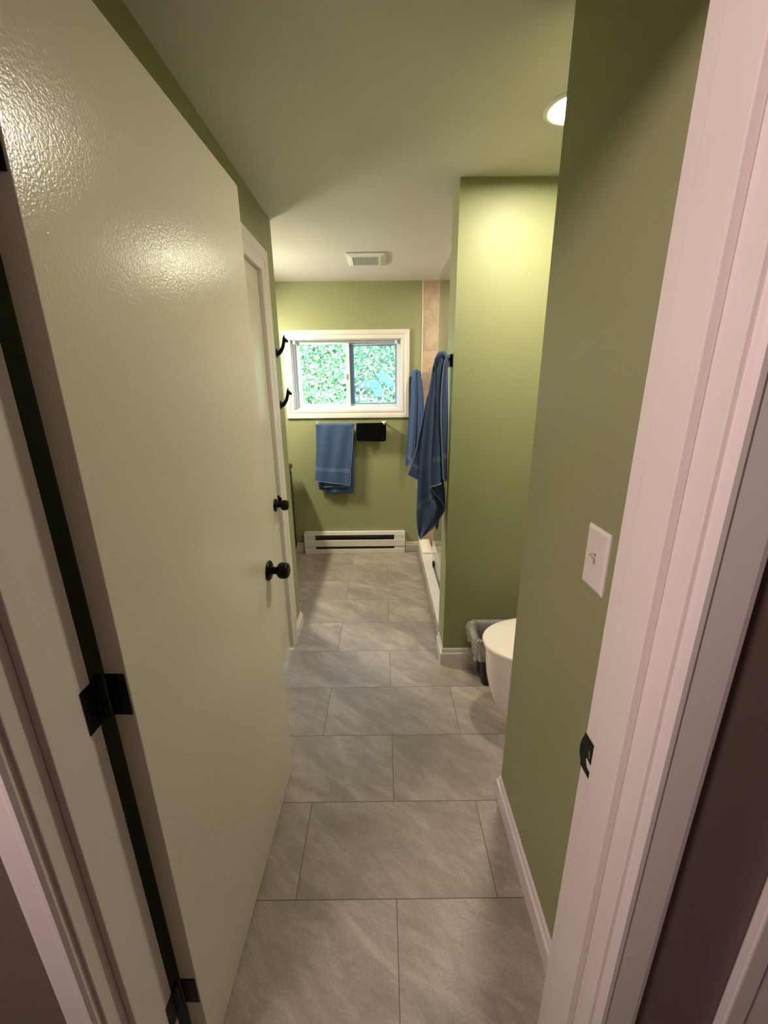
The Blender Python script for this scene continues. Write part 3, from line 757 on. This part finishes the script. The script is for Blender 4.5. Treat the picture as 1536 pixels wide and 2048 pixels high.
part(MB().tube([(.98, TC - .15, .68), (.965, TC - .15, .68), (.960, TC - .12, .675), (.960, TC - .08, .67)], .007, 10), 'flush_lever', M['chrome'], tl)

# ------------------------------------------------------------------ waste bin and its liner
def rrect(cx, cy, hx, hy, r, z, n=8, wob=0.0, rn=None):
    out = []
    for (sx, sy, a0) in ((1, 1, 0), (-1, 1, PI / 2), (-1, -1, PI), (1, -1, 3 * PI / 2)):
        for k in range(n):
            a = a0 + PI / 2 * k / (n - 1)
            q = 1 + (rn.uniform(-wob, wob) if rn else 0)
            out.append((cx + (sx * (hx - r) + r * math.cos(a)) * q, cy + (sy * (hy - r) + r * math.sin(a)) * q, z + (rn.uniform(-wob, wob) * .12 if rn else 0)))
    return out
bx, by = .602, 1.842
bin_ = empty('waste_bin', (bx, by, 0)); tag(bin_, 'small black waste bin on the floor between toilet and partition', 'bin')
mb = MB()
mb.grid([rrect(bx, by, .098, .072, .022, .0), rrect(bx, by, .100, .074, .024, .004), rrect(bx, by, .128, .094, .030, .255), rrect(bx, by, .131, .0965, .032, .258), rrect(bx, by, .131, .0965, .032, .266), rrect(bx, by, .124, .090, .028, .266), rrect(bx, by, .096, .070, .022, .010)], True, True, True)
part(mb, 'bin_body', M['blackplastic'], bin_)
rn = random.Random(5); mb = MB()
rows = []
ph = [rn.uniform(0, 6.28) for _ in range(8)]
for hx, hy, z, wb in ((.131, .090, .158, 1.2), (.138, .093, .175, 1.2), (.141, .094, .195, 1.2), (.147, .097, .215, 1.1), (.152, .099, .238, 1.0), (.156, .100, .260, .8), (.152, .099, .276, .5), (.142, .097, .284, .3), (.128, .090, .280, .4), (.119, .082, .250, .9), (.112, .076, .20, 1.0), (.104, .070, .14, 1.0), (.096, .064, .06, 1.0)):
    r = []
    base = rrect(bx - (.004 if z > .15 else 0), by, hx, hy, .03, z, 22)
    for k, (x, y, z_) in enumerate(base):
        a = 2 * PI * k / len(base)
        w = .0042 * math.sin(9 * a + ph[0] + z * 22) + .0034 * math.sin(17 * a + ph[1] - z * 40) + .0026 * math.sin(31 * a + ph[2] + z * 70) + rn.uniform(-.0016, .0016)
        q = 1 + wb * w / max(hx, hy) * 1.6
        r.append((bx + (x - bx) * q, min(by + (y - by) * q, 1.9405), z_ + wb * (.006 * math.sin(5 * a + ph[3]) + .004 * math.sin(13 * a + ph[4]))))
    rows.append(r)
mb.grid(rows, True, False, False)
o = mb.build('bin_liner', M['bag']); auto_smooth(o, 60); tag(o, 'crumpled clear plastic liner folded over the rim of the black bin', 'bin liner')

# ------------------------------------------------------------------ vanity round the corner
va = empty('vanity', (-1.02, 3.03, 0)); tag(va, 'dark vanity edge just showing past the end of the closet wall', 'vanity')
part(MB().box(-1.269, -0.799, 2.56, 3.515, .09, .825, .003).box(-1.269, -0.84, 2.57, 3.505, 0, .09), 'cabinet', M['vanity'], va, False)
part(MB().box(-1.269, -0.787, 2.55, 3.524, .826, .862, .003), 'countertop', M['vanity'], va, False)
for k in range(2):
    d = part(MB().box(-0.799, -0.789, 2.58 + k * .465, 3.03 + k * .465, .12, .80, .003), 'door', M['vanity'], va, False)
    subpart(MB().tube([(-.789, 2.99 + k * .10, .68), (-.782, 2.99 + k * .10, .68), (-.782, 2.99 + k * .10, .74), (-.789, 2.99 + k * .10, .74)], .004, 8), 'handle', M['chrome'], d, va)
mb = MB(); mb.tube([(-1.18, 3.04, .86), (-1.18, 3.04, .98), (-1.15, 3.04, 1.01), (-1.09, 3.04, 1.0), (-1.08, 3.04, .98)], .012, 12)
part(mb, 'tap', M['chrome'], va)
